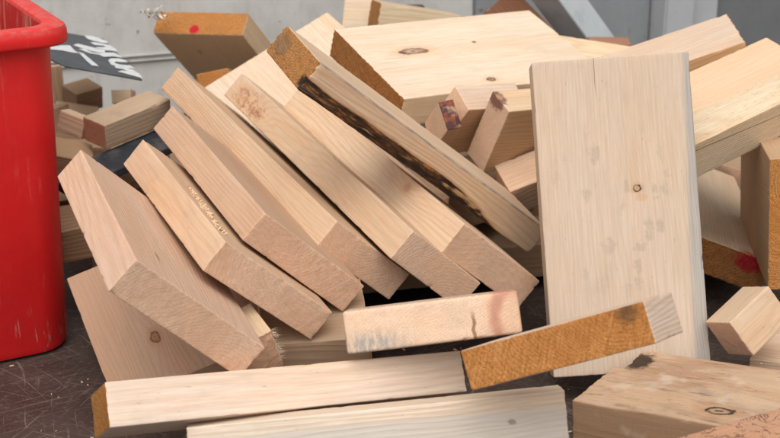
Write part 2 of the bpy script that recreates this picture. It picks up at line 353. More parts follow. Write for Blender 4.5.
# ---- big flat board
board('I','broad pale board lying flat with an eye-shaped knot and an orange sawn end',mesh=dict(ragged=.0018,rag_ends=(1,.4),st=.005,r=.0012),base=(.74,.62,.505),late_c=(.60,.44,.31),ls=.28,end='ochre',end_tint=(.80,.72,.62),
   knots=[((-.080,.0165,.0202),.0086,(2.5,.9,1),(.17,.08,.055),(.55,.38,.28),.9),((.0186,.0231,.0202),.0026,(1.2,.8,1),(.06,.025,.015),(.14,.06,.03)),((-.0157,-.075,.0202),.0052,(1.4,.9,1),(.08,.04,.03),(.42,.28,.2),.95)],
   marks=[face(1,-1,BX['I'][2][1]/2,(.52,.36,.21),.6),blob((-.098,.0155,.0202),.0045,(.09,.05,.04),(1.6,.8,1),.8)])  # front edge browned to carry its shade and warm bounce light
board('N','pale board half hidden between the wide flat board and the upright board',base=(.70,.565,.43))
board('M','pale board with a splintered right end, slanting up behind the upright board',marks=[edge_tint(1,.0630,.0008,(.48,.27,.12),.9,-1)],mesh=dict(ragged=.0030,rag_ends=(1,1),st=.004),base=(.73,.60,.47),ls=.3,end='tan',end_tint=(1.1,.7,.6))  # front edge tinted orange-brown along its full length
def Pband(N,P,q,col,kind):
    X,Y,Z=N.sep(P)[:3]
    n=N.noise(N.V('MULTIPLY',q,(7,60,60)),1,4,.6)
    y=N.M('ADD',Y,N.M('MULTIPLY',N.M('SUBTRACT',n,.5),.02))
    col=N.mix(N.step(y,-.014,-.004,0.,.55),col,(.66,.42,.27))
    sw=N.noise(N.V('MULTIPLY',q,(120,500,500)),1,3,.7)
    m=N.M('MULTIPLY',N.step(y,-.012,-.006,1.,0.),N.step(sw,.56,.66,0.,.45))
    col=N.mix(m,col,(.40,.24,.14))
    # long dark check on the front edge
    f=N.step(Y,-.0535,-.052,1.,0.)
    dz=N.M('ABSOLUTE',N.M('ADD',N.M('MULTIPLY_ADD',X,.055,.012),Z))
    return N.mix(N.M('MULTIPLY',f,N.step(dz,.0003,.0009,.75,0.)),col,(.12,.06,.03))
board('P','large board at the right edge, orange heartwood above and pale sapwood below',base=(.72,.59,.46),marks=[Pband],mesh=dict(ragged=.0012,st=.005))
board('R','thick beam end stood on edge at far right, deep orange cut face',name='beam_offcut',cat='wood beam',mesh=dict(ragged=.0012,st=.004),base=(.50,.34,.21),end='ochre',end_tint=(1.05,1.0,1.0),endbump=.6,sp=.003)
board('S','board under the large right-hand board, its orange end marked with red paint',mesh=dict(ragged=.003,st=.0035,r=.002),base=(.60,.46,.35),end='ochre',end_tint=(.85,.8,.9),
   marks=[blob((-.1969,-.052,.012),.020,(.42,.008,.02),(1,1.2,.75),.92,140,.5,1.1)],rough=.6,endbump=1.4)
board('T','small pale block tilted on one edge to the right of the upright board',name='wood_block',cat='wood block',base=(.66,.51,.385),end='tan',end_tint=(1.05,1.,1.),mesh=dict(ragged=.0006,st=.004),dirt=.05)
board('U','pale block lying flat under the small tilted block',name='wood_block',cat='wood block',base=(.66,.51,.39),end='tan')
def Vfn(q,d):
    if q.y>.02 and q.x<-.05:
        f=min(1,(q.y-.02)/.004); q.x+=f*(.012+.003*mn.noise(q*160))*max(0,min(1,(-.05-q.x)/.05))
    if q.z>.02: q.z+=mn.noise(Vector((q.x*18,q.y*30,0)))*.0012
    return q
def face_w(N,P): return N.M('MULTIPLY',N.step(N.sep(P)[1],-.0765,-.0757,1.,0.),.85)
def Vdirt_tint(N,P,q,col,kind):  # dark specks, brown blotches and a darker brown front face
    n=N.noise(q,220,2,.6); col=N.mix(N.step(n,.70,.76,0,.85),col,(.03,.02,.015))
    n=N.noise(N.V('MULTIPLY',q,(10,34,34)),1,4,.65); col=N.mix(N.step(n,.44,.64,0,.55),col,(.30,.165,.095)); n=N.noise(N.V('MULTIPLY',N.V('ADD',q,(6,1,2)),(24,110,110)),1,3,.7); col=N.mix(N.step(n,.58,.68,0,.5),col,(.14,.07,.04)); col=N.mix(face_w(N,P),col,(.36,.22,.13))
    n=N.noise(N.V('ADD',q,(3,3,3)),20,3,.6); col=N.mix(N.step(n,.52,.68,0,.45),col,(.66,.56,.46)); return col
board('V','weathered brown board with a dark oval knot in the lower right corner',mesh=dict(ragged=.0012,st=.0035,fn=Vfn,nick=.0022,r=.0014),base=(.53,.38,.275),dirt=.3,end='brown',end_tint=(2.2,2.,1.8),saw=.5,
   knots=[((.0252,-.0457,.0282),.0095,(1.55,.85,1),(.045,.03,.022),(.46,.31,.2))],marks=[Vdirt_tint,blob((-.090,.045,.0282),.017,(.025,.013,.009),(1,1.8,1),.95,110,.5,1.2)])
def Wscr(N,P,q,col,kind):
    w=N.noise(N.V('MULTIPLY',q,(26,26,26)),1,4,.7,1.5)
    a=N.M('ABSOLUTE',N.M('SUBTRACT',w,.5)); return N.mix(N.step(a,.004,.020,.8,0.),col,(.09,.035,.025))
board('W','rough reddish board with dark squiggly lines in the bottom right corner',base=(.56,.30,.19),marks=[Wscr],saw=1.0,mesh=dict(r=.003,nick=.003,st=.004),end='tan')
def Xsaw(N,P,q,col,kind):
    if kind!='end': return col
    # oblique saw scores over the end grain
    X,Y,Z=N.sep(P)[:3]
    u=N.M('ADD',N.M('MULTIPLY',Y,1.),N.M('MULTIPLY',Z,.55)); v=N.M('SUBTRACT',Z,N.M('MULTIPLY',Y,.55))
    n=N.noise(N.comb(N.M('MULTIPLY',u,400.),N.M('MULTIPLY',v,34.),0.),1,3,.7)
    col=N.mix(N.step(n,.50,.70,0,.5),col,(.62,.34,.13)); col=N.mix(N.step(n,.48,.30,0,.65),col,(.24,.09,.022))
    d=N.V('LENGTH',N.V('SUBTRACT',P,(-.034,-.066,.013)))
    d=N.M('ADD',d,N.M('MULTIPLY',N.noise(q,120,4,.6),.02))
    return N.mix(N.step(d,.014,.024,.75,0.),col,(.10,.055,.025))
board('X','slab propped at the centre front with a broad orange end scored by the saw',mesh=dict(ragged=.0010,st=.003,r=.0011),base=(.68,.55,.45),end='ochre',end_tint=(1.12,1.02,.95),marks=[Xsaw],endbump=.5)
# upright board
def UBfn(q,d):
    # waney right arris
    w=.012+.010*max(0,min(1,(.12-q.x)/.25))+.0018*mn.noise(Vector((q.x*30,0,0)))
    e=q.y-(d[1]/2-w)
    if e>0 and q.z<.0: q.z+=e*.42*(1 if q.z<-.012 else max(0,(-q.z)/.012))
    return q
def UBmarks(N,P,q,col,kind):
    X,Y,Z=N.sep(P)[:3]
    n=N.noise(N.V('MULTIPLY',q,(9,150,150)),1,4,.7); n2=N.noise(N.V('MULTIPLY',q,(4,14,14)),1,2,.5)
    at=N.step(X,-.15,.16,.0640,.0735); y=N.M('ADD',Y,N.M('MULTIPLY',N.M('SUBTRACT',n,.5),.012))
    m=N.M('MULTIPLY',N.step(N.M('SUBTRACT',y,at),0.,.006),N.step(n,.25,.7,.45,1.)); col=N.mix(m,col,(.35,.34,.325))
    # smudged finger prints
    u=N.V('MULTIPLY',q,(48,70,0)); vo=N.n('ShaderNodeTexVoronoi',feature='F1'); N.put(vo.inputs['Vector'],N.V('ADD',u,N.comb(N.M('MULTIPLY',N.noise(q,90,2,.6),1.3),N.M('MULTIPLY',N.noise(q,70,2,.6),1.3),0.))); vo.inputs['Scale'].default_value=1.
    c=N.sep(vo.outputs['Color']); pick=N.step(c[0],.30,.34)
    pr=N.M('MULTIPLY',pick,N.step(vo.outputs['Distance'],.20,.46,1.,0.))
    d=N.V('LENGTH',N.V('MULTIPLY',N.V('SUBTRACT',P,(.008,-.006,0)),(1/.10,1/.072,0)))
    pr=N.M('MULTIPLY',pr,N.step(d,.7,1.1,1.,0.)); gr=N.noise(q,420,2,.6)
    col=N.mix(N.M('MULTIPLY',pr,N.step(gr,.3,.65,.35,.65)),col,(.36,.29,.225))
    ck=N.M('ABSOLUTE',N.M('ADD',Y,N.M('MULTIPLY_ADD',N.noise(N.V('MULTIPLY',q,(40,1,1)),1,2,.5),.0016,.0172))); col=N.mix(N.M('MULTIPLY',N.step(ck,.0002,.0007,.7,0.),N.step(X,.118,.150)),col,(.16,.09,.05))
    # brown weep above and below the knot
    wy=N.M('ABSOLUTE',N.M('SUBTRACT',Y,N.M('MULTIPLY_ADD',N.noise(N.V('MULTIPLY',q,(30,1,1)),1,2,.5),.004,.014)))
    ww=N.M('MULTIPLY',N.step(wy,.0015,.0065,.45,0.),N.M('MULTIPLY',N.step(X,.018,.03),N.step(X,.05,.085,1.,0.)))
    return N.mix(ww,col,(.50,.33,.2))
board('UB','upright board with one small round knot and blue-grey stain down its right edge',mesh=dict(st=.0045,fn=UBfn,r=.0016),base=(.585,.485,.392),ls=.22,tint=.1,pith=(.35,.3),sp=.0035,
   knots=[((.0264,.0181,-.0216),.0042,(1,1,1),(.025,.014,.010),(.50,.32,.2))],marks=[UBmarks,blob((.0165,.022,-.0216),.007,(.52,.31,.17),(.8,1.2,1),.6)])
def Ymarks(N,P,q,col,kind):
    X,Y,Z=N.sep(P)[:3]
    d=N.V('LENGTH',N.V('MULTIPLY',N.V('SUBTRACT',P,(-.0365,.074,.004)),(0,1/.024,1/.034)))
    d=N.M('ADD',d,N.M('MULTIPLY',N.M('SUBTRACT',N.noise(q,60,3,.6),.5),.35))
    ring=N.M('MULTIPLY',N.step(d,.45,.75),N.step(d,.8,1.15,1.,0.)); col=N.mix(N.M('MULTIPLY',ring,.75),col,(.33,.105,.095))
    col=N.mix(N.step(d,.9,1.5,.35,0.),col,(.62,.34,.2))
    n=N.noise(N.V('MULTIPLY',q,(90,200,45)),1,3,.7)
    m=N.M('MULTIPLY',N.step(N.M('ADD',Y,N.M('MULTIPLY',n,-.02)),-.06,-.02,1.,0.),N.step(Z,-.006,.012)); col=N.mix(N.M('MULTIPLY',m,N.step(n,.35,.62,.15,.85)),col,(.27,.27,.27))
    s=N.M('ABSOLUTE',N.M('SUBTRACT',Y,N.M('MULTIPLY_ADD',N.noise(N.V('MULTIPLY',q,(0,20,120)),1,2,.6),.004,.034)))
    s=N.M('MULTIPLY',N.step(s,.0008,.0022,.9,0.),N.step(Z,-.010,.004)); return N.mix(s,col,(.26,.13,.06))
board('Y','short thick offcut at centre front with a red-stained right corner and grey left corner',mesh=dict(st=.0035,r=.0030,ragged=.0008),base=(.66,.5,.38),end='pink',marks=[Ymarks],pith=(.09,.16),sp=.0024)
board('Z1','long planed batten lying across the front with an orange left end',mesh=dict(st=.005,ragged=.0012),base=(.70,.58,.46),end='ochre',end_tint=(1.1,1.15,1.2),ls=.35)
board('Z2','front batten washed with blue-grey stain, nearest the camera',mesh=dict(st=.005,r=.0014,ragged=.001),base=(.71,.61,.50),ls=.2,
   knots=[((.114,-.0324,-.016),.0022,(1.5,1,1),(.06,.05,.05),(.05,.04,.04))],
   marks=[edge_tint(1,-.047,.010,(.45,.44,.42),.55,1,(5,90,90))])
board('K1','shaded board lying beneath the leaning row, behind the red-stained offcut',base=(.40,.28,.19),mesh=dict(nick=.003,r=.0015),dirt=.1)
a2b=board('A2','small board tucked under the leftmost leaning board, fringed with torn fibres',base=(.66,.52,.38),mesh=dict(ragged=.002,st=.0035),end='tan')
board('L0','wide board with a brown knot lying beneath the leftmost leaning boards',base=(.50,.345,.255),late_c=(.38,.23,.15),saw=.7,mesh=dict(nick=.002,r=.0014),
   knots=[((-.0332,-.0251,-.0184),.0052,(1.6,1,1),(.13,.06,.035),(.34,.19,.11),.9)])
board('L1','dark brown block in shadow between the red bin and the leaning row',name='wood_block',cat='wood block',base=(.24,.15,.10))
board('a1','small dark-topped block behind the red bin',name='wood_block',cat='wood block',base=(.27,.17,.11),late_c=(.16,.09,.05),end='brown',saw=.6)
board('a2','grey-topped block with a pinkish end, lying on the dark strip',name='wood_block',cat='wood block',base=(.50,.39,.30),dirt=.2,end='tan',end_tint=(.8,.62,.55),saw=.8,mesh=dict(nick=.003,r=.0015))
board('a3','thin pale split piece leaning against the grey-topped block',name='wood_chip',cat='wood piece',base=(.66,.52,.40))
board('a4','tiny pale wedge poking up behind the grey-topped block',name='wood_chip',cat='wood piece',base=(.68,.54,.42))
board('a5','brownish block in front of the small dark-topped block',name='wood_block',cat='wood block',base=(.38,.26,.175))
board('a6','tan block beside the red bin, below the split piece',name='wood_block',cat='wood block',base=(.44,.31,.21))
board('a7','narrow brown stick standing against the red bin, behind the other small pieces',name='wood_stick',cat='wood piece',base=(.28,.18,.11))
board('AA','board end with a red paint dot, pointing up at the back left of the pile',mesh=dict(ragged=.002,st=.004),base=(.78,.60,.39),end='ochre',end_tint=(1.15,1.15,1.25),
   knots=[((-.0429,.022,-.0189),.0038,(1.3,.9,1),(.16,.08,.03),(.22,.11,.05))],marks=[face(2,-1,BX['AA'][2][2]/2,(.80,.60,.38),.7),blob((-.0995,.0071,-.011),.0092,(.55,.010,.03),(1,1,.95),.97,120,.3,.5)])  # first mark lightens the underside in place of bounce light
board('AB','orange board end just visible under the red-dotted board',base=(.55,.34,.18),end='ochre',end_tint=(1.1,1,1))
board('BB2','board with a narrow orange end in the back centre, behind the wide flat board',mesh=dict(ragged=.002,st=.0035),base=(.70,.58,.46),end='ochre')
board('BB1','pale piece at the top edge, left of the narrow orange end',base=(.68,.56,.43))
board('QQ','rough red-brown sawn block at the back centre, beside the leaning metal channel',name='wood_block',cat='wood block',base=(.27,.105,.055),late_c=(.12,.05,.03),saw=1.5,end='brown',end_tint=(1.6,.9,.7),ls=.8,sp=.0035)
board('CC','small black-brown lump against the wall at the top edge',name='wood_block',cat='wood block',base=(.045,.022,.016),late_c=(.02,.01,.008),saw=1.5,end='brown',end_tint=(.2,.2,.2),mesh=dict(nick=.008,r=.006,st=.004))
board('O','little reddish block lying at the foot of the leaning metal channel',name='wood_block',cat='wood block',base=(.40,.19,.125),late_c=(.25,.1,.06),saw=.8,end='brown',end_tint=(1.4,.9,.8))
def Jst(N,P,q,col,kind):
    n=N.noise(q,90,4,.7); c=N.mix(N.step(n,.42,.66),(.045,.010,.014),(.25,.065,.030))
    return N.mix(N.M('MULTIPLY',N.step(N.sep(P)[2],.0300,.0318,0.,.97),N.step(N.noise(q,55,3,.6),.34,.50,.45,1.)),col,c)
board('J','short tilted stub with a dark red stained edge, in the middle of the pile',marks=[Jst],base=(.66,.50,.40),end='pink',end_tint=(.9,.9,.9))
board('J2',marks=[face(1,-1,BX['J2'][2][1]/2,(.50,.31,.165),.8)],label='short thick block just right of the stub with the dark red stain',base=(.70,.56,.44),end='pink')  # front side painted with its orange-brown shading
board('K','thick block with a dark split knot on its top corner, behind the bark-edged board',marks=[face(1,-1,BX['K'][2][1]/2,(.50,.30,.155),.85),blob((-.0475,.008,.044),.0125,(.13,.045,.035),(1.0,1.5,1.2),.85,150,.5,1.2),blob((-.045,.008,.0477),.0045,(.50,.28,.19),(1,1.5,1),.6)],base=(.68,.53,.41),end='pink',end_tint=(.86,.84,.84))  # first mark puts the front side's warm shade into its colour
board('DD','pinkish board end wedged between the bark-edged board and the upright board',base=(.66,.49,.38),end='tan')
# ---------------------------------------------------------------- dark strip
def plain(name,col,rough=.5,dirt=.2,dcol=(.3,.27,.24),sc=30,bump=.0004,spec=.4):
    N=NB(name); n=N.noise(N.co,sc,5,.65); n2=N.noise(N.co,sc*9,3,.6)
    c=N.mix(N.step(n,.45,.72,0,dirt),col,dcol); c=N.mix(N.step(n2,.6,.75,0,dirt*.8),c,dcol)
    return N.fin(c,rough,N.bump(N.M('ADD',n,N.M('MULTIPLY',n2,.3)),bump),spec)
c,q,d=BX['BK']
o=link('plastic_strip',block_mesh('plastic_strip',(.26,d[1],.012),3,r=.002,ragged=.0002),[plain('black_strip',(.026,.032,.042),.5,.25)]*2)
o.location=c; o.rotation_mode='QUATERNION'; o.rotation_quaternion=Quaternion(q); tag(o,'flat blue-black strip running under the grey-topped block','strip')
# ---------------------------------------------------------------- metal channel leaning on the wall
c,q,d=BX['WB']
N=NB('painted_channel'); n=N.noise(N.co,35,4,.6); n2=N.noise(N.V('MULTIPLY',N.co,(14,50,50)),1,3,.7)
cc=N.mix(N.step(n,.45,.7,0,.4),(.55,.60,.63),(.38,.42,.45)); cc=N.mix(N.step(n2,.68,.74,0,.9),cc,(.16,.09,.05))
wm=N.fin(cc,.45,N.bump(n,.0006))
bm=bmesh.new()
prof=[(-d[1]/2,-d[2]/2),(d[1]/2,-d[2]/2),(d[1]/2,d[2]/2),(d[1]/2-.006,d[2]/2),(d[1]/2-.006,-d[2]/2+.006),(-d[1]/2+.006,-d[2]/2+.006),(-d[1]/2+.006,d[2]/2),(-d[1]/2,d[2]/2)]
# closed faces towards the viewer, open channel behind
rings=[[bm.verts.new((x,a,b)) for a,b in prof] for x in (-d[0]/2-.11,d[0]/2)]
for i in range(len(prof)): bm.faces.new((rings[0][i],rings[0][(i+1)%8],rings[1][(i+1)%8],rings[1][i]))
for rr in rings: bm.faces.new(rr)
bmesh.ops.recalc_face_normals(bm,faces=bm.faces); bmesh.ops.bevel(bm,geom=[e for e in bm.edges if e.calc_length()>.3],offset=.0012,segments=2,affect='EDGES')
me=bpy.data.meshes.new('metal_channel'); bm.to_mesh(me); bm.free()
WBQ=Quaternion(q)
o=link('metal_channel',me,wm); o.location=c; o.rotation_mode='QUATERNION'; o.rotation_quaternion=WBQ
tag(o,'pale blue painted metal channel with rust spots, leaning against the grey wall','metal channel')
# ---------------------------------------------------------------- printed sheet
O0=Vector((-0.44664,1.80961,.25284)); E1=Vector((.89887,.32927,-.28915)); E2=Vector((-.34811,.93734,-.01475)); E3=Vector((.26618,.11392,.95717))
def prism(pts,z0,z1,mat,name,parent,curl=0.):
    bm=bmesh.new(); a=[bm.verts.new((x,y,z0)) for x,y in pts]; b=[bm.verts.new((x,y,z1)) for x,y in pts]
    f1=bm.faces.new(b); f0=bm.faces.new(a[::-1]); n=len(pts)
    for i in range(n): bm.faces.new((a[i],a[(i+1)%n],b[(i+1)%n],b[i]))
    bmesh.ops.recalc_face_normals(bm,faces=bm.faces); bmesh.ops.triangulate(bm,faces=[f for f in bm.faces if len(f.verts)>4])
    me=bpy.data.meshes.new(name); bm.to_mesh(me); bm.free(); return link(name,me,mat,parent)
sh=prism(GL['outline'],-.0018,0,plain('sheet_dark',(.050,.060,.072),.55,.35,(.16,.17,.18),25,.0002),'printed_sheet',None)
sh.matrix_world=Matrix(((E1.x,E2.x,E3.x,O0.x),(E1.y,E2.y,E3.y,O0.y),(E1.z,E2.z,E3.z,O0.z),(0,0,0,1)))
tag(sh,'torn dark sheet with white lettering sticking out behind the red bin','printed sheet')
wl=plain('sheet_white',(.60,.62,.64),.6,.4,(.35,.37,.4),60,.0001)
for k,p in GL.items():
    if k!='outline': prism(p,.0006,.0009,wl,'letter',sh)
# ---------------------------------------------------------------- red bin
N=NB('red_plastic'); P=N.co
sc=None
n=N.noise(P,9,4,.6); n2=N.noise(N.V('MULTIPLY',P,(160,60,14)),1,4,.75); n3=N.noise(P,14,3,.6)
base=N.mix(N.step(n,.4,.7,0,.35),(.66,.011,.012),(.50,.008,.011))
Zc=N.sep(P)[2]
low=N.step(Zc,.03,.13,1.,.06)
scr=N.M('MULTIPLY',N.step(n2,.57,.66,0,.6),N.M('MULTIPLY',N.step(n3,.48,.62),N.M('ADD',N.M('MULTIPLY',low,1.),.07)))
base=N.mix(scr,base,(.62,.40,.36))
top=N.step(Zc,.368,.376); d1=N.noise(P,120,4,.7); base=N.mix(N.M('MULTIPLY',top,N.step(d1,.4,.65,.12,.5)),base,(.46,.16,.13))
redm=N.fin(base,N.step(n3,.3,.7,.45,.62),N.bump(N.M('ADD',N.noise(P,60,3,.6),N.M('MULTIPLY',n2,.4)),.0004),.45)
N=NB('red_inside'); P=N.co; n=N.noise(N.V('MULTIPLY',P,(60,60,12)),1,4,.7); b_=N.mix(N.step(n,.5,.68,0,.5),(.44,.02,.018),(.55,.33,.25)); redi=N.fin(b_,.6,None,.3)
u=Vector((.879,.477,0)); v_=Vector((-.477,.879,0)); corner=Vector((-.3305,1.449,0)); HR=.378
LU,LV=.46,.34
cen=corner-u*(LU/2)+v_*(LV/2)
def loft(name,prof,mat,parent,rc=.04,mats=None):
    bm=bmesh.new(); rows=[]
    for (ins,z,rr) in prof:
        a,b=LU/2-ins,LV/2-ins; row=[]
        for cx,cy,t0 in ((1,-1,-90),(1,1,0),(-1,1,90),(-1,-1,180)):
            for k in range(9):
                t=R_(t0+k*90/8); row.append(bm.verts.new((cx*(a-rr)+rr*math.cos(t),cy*(b-rr)+rr*math.sin(t),z)))
        rows.append(row)
    for i in range(len(rows)-1):
        n=len(rows[i])
        for j in range(n): bm.faces.new((rows[i][j],rows[i][(j+1)%n],rows[i+1][(j+1)%n],rows[i+1][j])).smooth=True
    if name=='body': bm.faces.new(rows[0][::-1]); 
    if name=='lining': bm.faces.new(rows[-1])
    bmesh.ops.recalc_face_normals(bm,faces=bm.faces)
    me=bpy.data.meshes.new(name); bm.to_mesh(me); me.set_sharp_from_angle(angle=R_(40)); bm.free(); return link(name,me,mat,parent)
bn=bpy.data.objects.new('storage_bin',None); COL.objects.link(bn); bn.location=(cen.x,cen.y,0); bn.rotation_euler=(0,0,math.atan2(u.y,u.x))
tag(bn,'red plastic bin with a thick rolled rim at the left edge','bin')
loft('body',[(.029,.002,.034),(.024,.004,.038),(.021,.012,.040),(.016,.335,.036),(.015,.359,.036)],redm,bn)
loft('rim',[(.0155,.3555,.036),(.004,.3572,.034),(.0012,.3585,.034),(0,.361,.034),(.0005,.3715,.034),(.0025,.3765,.033),(.006,.378,.032),(.019,.378,.030),(.022,.3765,.03),(.0235,.372,.03)],redm,bn)
loft('lining',[(.0235,.373,.03),(.030,.25,.032),(.042,.010,.034)],redi,bn)
# ---------------------------------------------------------------- loose bits
def flakes(name,parent_box,spots,mat,label,cat,seed=1,size=(.0012,.0035),kind='stuff'):
    c,q,d=BX[parent_box]; Mx=Matrix.Translation(c)@Quaternion(q).to_matrix().to_4x4(); rnd=random.Random(seed); bm=bmesh.new()
    for (p,n,spread) in spots:
        for _ in range(n):
            pp=Vector(p)+Vector((rnd.gauss(0,spread[0]),rnd.gauss(0,spread[1]),rnd.gauss(0,spread[2])))
            pp=Mx@pp; s=rnd.uniform(*size)
            ax=Vector((rnd.gauss(0,1),rnd.gauss(0,1),rnd.gauss(0,1))).normalized(); Rm=Matrix.Rotation(rnd.uniform(0,6.28),3,ax)
            vs=[bm.verts.new(pp+Rm@Vector(k)*s) for k in ((-1,-.4,-.2),(1,-.3,-.1),(.8,.5,-.2),(-.7,.4,.1),(0,0,.5))]
            for t in ((0,1,4),(1,2,4),(2,3,4),(3,0,4),(3,2,1),(3,1,0)): bm.faces.new([vs[i] for i in t])
    me=bpy.data.meshes.new(name); bm.to_mesh(me); bm.free(); o=link(name,me,mat); tag(o,label,cat,kind=kind); return o
dust=plain('sawdust',(.66,.47,.30),.8,.2,(.5,.3,.16),200,.0002)
dB=BX['B'][2]
flakes('sawdust','B',[((.015-.0070*i,-dB[1]/2+.0180-.0006*i+.001*(i%3),-dB[2]/2-.0006),9,(.004,.0018,.0006)) for i in range(17)],dust,'crumbs of sawdust lying along the second leaning board','sawdust')
flakes('sawdust','V',[((.06,.0,BX['V'][2][2]/2+.0005),40,(.05,.04,.0002)),((-.05,.03,BX['V'][2][2]/2+.0005),30,(.03,.02,.0002))],dust,'fine sawdust scattered over the weathered brown board','sawdust',4,(.0004,.0010))
# torn fibres on A2 and ragged ends
def fibres(key,parent,n,end,ysel,zsel,length=(.003,.008),seed=5):
    c,q,d=BX[key]; rnd=random.Random(seed); bm=bmesh.new()
    for _ in range(n):
        y=rnd.uniform(*ysel)*d[1]/2; z=rnd.uniform(*zsel)*d[2]/2; p=Vector((end*d[0]/2-end*.001,y,z)); L=rnd.uniform(*length)
        dr=Vector((end*.5+rnd.gauss(0,.25),rnd.gauss(0,.35)+(.3 if ysel[0]>.8 else 0),rnd.gauss(0,.5)-.6*(1 if zsel[0]<-.8 else -1))).normalized()
        sd=dr.orthogonal().normalized()*.00022; up=dr.cross(sd).normalized()*.00018; mid=p+dr*L*.5+Vector((rnd.gauss(0,.0006),)*3); tip=p+dr*L+Vector((0,0,-.001))
        a=[bm.verts.new(p+s) for s in (sd,-sd,up)]; b=[bm.verts.new(mid+s*.8) for s in (sd,-sd,up)]; t=bm.verts.new(tip)
        for i in range(3): bm.faces.new((a[i],a[(i+1)%3],b[(i+1)%3],b[i])); bm.faces.new((b[i],b[(i+1)%3],t))
    me=bpy.data.meshes.new('torn_fibres'); bm.to_mesh(me); bm.free(); return link('torn_fibres',me,fibm,parent)
fibm=plain('fibre',(.74,.62,.48),.8,.1,(.5,.4,.3),100,.0001)
# ---------------------------------------------------------------- setting
N=NB('film_plywood_floor'); P=N.co
n=N.noise(P,7,4,.6); n2=N.noise(P,160,3,.7); n3=N.noise(P,3,3,.6)
c=N.mix(N.step(n,.35,.7),(.040,.026,.022),(.072,.050,.043)); c=N.mix(N.step(n2,.52,.72,0,.5),c,(.17,.13,.115))
for i,(ang,sx,sy,th,am) in enumerate(((20,5.0,330,0.622,0.41),(75,6.1,280,0.632,0.38),(-35,4.4,380,0.627,0.38),(110,8.8,260,0.642,0.38),(-65,12.1,420,0.632,0.34),(48,3.9,300,0.637,0.38),(150,6.6,340,0.632,0.38))):
    rt=N.n('ShaderNodeVectorRotate',rotation_type='Z_AXIS'); N.put(rt.inputs['Vector'],P); rt.inputs['Angle'].default_value=R_(ang)
    wv=N.noise(P,6,2,.5); X,Y,Z=N.sep(rt.outputs[0])[:3]
    w=N.noise(N.comb(N.M('MULTIPLY_ADD',X,sx,i*3.3),N.M('MULTIPLY',N.M('ADD',Y,N.M('MULTIPLY',wv,.03)),sy),i*7.),1,2,.5)
    gate=N.noise(N.V('ADD',P,(i*2.3,i,0)),11,3,.6)
    c=N.mix(N.M('MULTIPLY',N.step(w,th,th+.05,0,am),N.step(gate,.42,.6,.0,1.)),c,(.27,.225,.20))
flo=N.fin(c,N.step(n,.3,.7,.42,.62),N.bump(N.M('ADD',n2,n),.0005),.35)
bm=bmesh.new(); g=[[bm.verts.new((-3+i*.5,-2+j*.5,0)) for j in range(17)] for i in range(13)]
for i in range(12):
    for j in range(16): bm.faces.new((g[i][j],g[i+1][j],g[i+1][j+1],g[i][j+1]))
me=bpy.data.meshes.new('floor'); bm.to_mesh(me); bm.free(); o=link('floor',me,flo); tag(o,kind='structure')
# wall (own axes: x along, y depth, z up)
TH=R_(20); WM=Matrix.Translation((-.45,2.42,0))@Matrix.Rotation(TH,4,'Z')
def wallmat(name,col,dcol,dirt=.5,rust=.4):
    N=NB(name); P=N.co; n=N.noise(N.V('MULTIPLY',P,(9,9,5)),1,5,.65); n2=N.noise(P,55,4,.65); n3=N.noise(N.V('MULTIPLY',P,(40,40,9)),1,3,.6)
    c=N.mix(N.step(n,.42,.68,0,dirt),col,dcol); c=N.mix(N.step(n3,.55,.75,0,dirt*.6),c,tuple(x*.8 for x in dcol))
    c=N.mix(N.step(n2,.635,.70,0,rust),c,(.13,.085,.055))
    return N.fin(c,.5,N.bump(N.M('ADD',n,N.M('MULTIPLY',n2,.3)),.002),.4)
wg=wallmat('wall_light_grey',(.55,.55,.535),(.37,.36,.34),.6,.75); wd=wallmat('wall_mid_grey',(.25,.265,.28),(.18,.195,.205),.4,.3); wk=wallmat('wall_dark_grey',(.155,.165,.172),(.115,.12,.125),.4,.15); wp=wallmat('post_grey',(.40,.415,.435),(.30,.315,.335),.4,.6)  # darker greys put the right side's shade into the panel paint
def wbox(name,x0,x1,y0,y1,z0,z1,mat,parent,bev=.003):
    bm=bmesh.new(); bmesh.ops.create_cube(bm,size=1)
    for v in bm.verts: v.co=Vector(((x0+x1)/2+v.co.x*(x1-x0),(y0+y1)/2+v.co.y*(y1-y0),(z0+z1)/2+v.co.z*(z1-z0)))
    if bev: bmesh.ops.bevel(bm,geom=bm.edges[:],offset=bev,segments=2,affect='EDGES')
    for f in bm.faces: f.smooth=False
    me=bpy.data.meshes.new(name); bm.to_mesh(me); bm.free(); o=link(name,me,mat,parent); return o
we=bpy.data.objects.new('wall',None); COL.objects.link(we); we.matrix_world=WM; tag(we,'grey painted metal side wall with ribs behind the wood pile','wall')
wbox('light_panel',-1.8,.648,0,.03,0,.9,wg,we)
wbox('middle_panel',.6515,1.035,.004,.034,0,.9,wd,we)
wbox('post',1.038,1.105,-.05,.03,0,.9,wp,we,.004)
wbox('post',1.107,1.168,-.035,.03,0,.9,wp,we,.004)
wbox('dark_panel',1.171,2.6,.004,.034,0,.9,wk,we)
wbox('rib',-1.8,.30,-.006,-.0005,.1145,.1185,wg,we,.0015); wbox('rib',-1.8,.30,-.006,-.0005,.1055,.1085,wg,we,.0012)
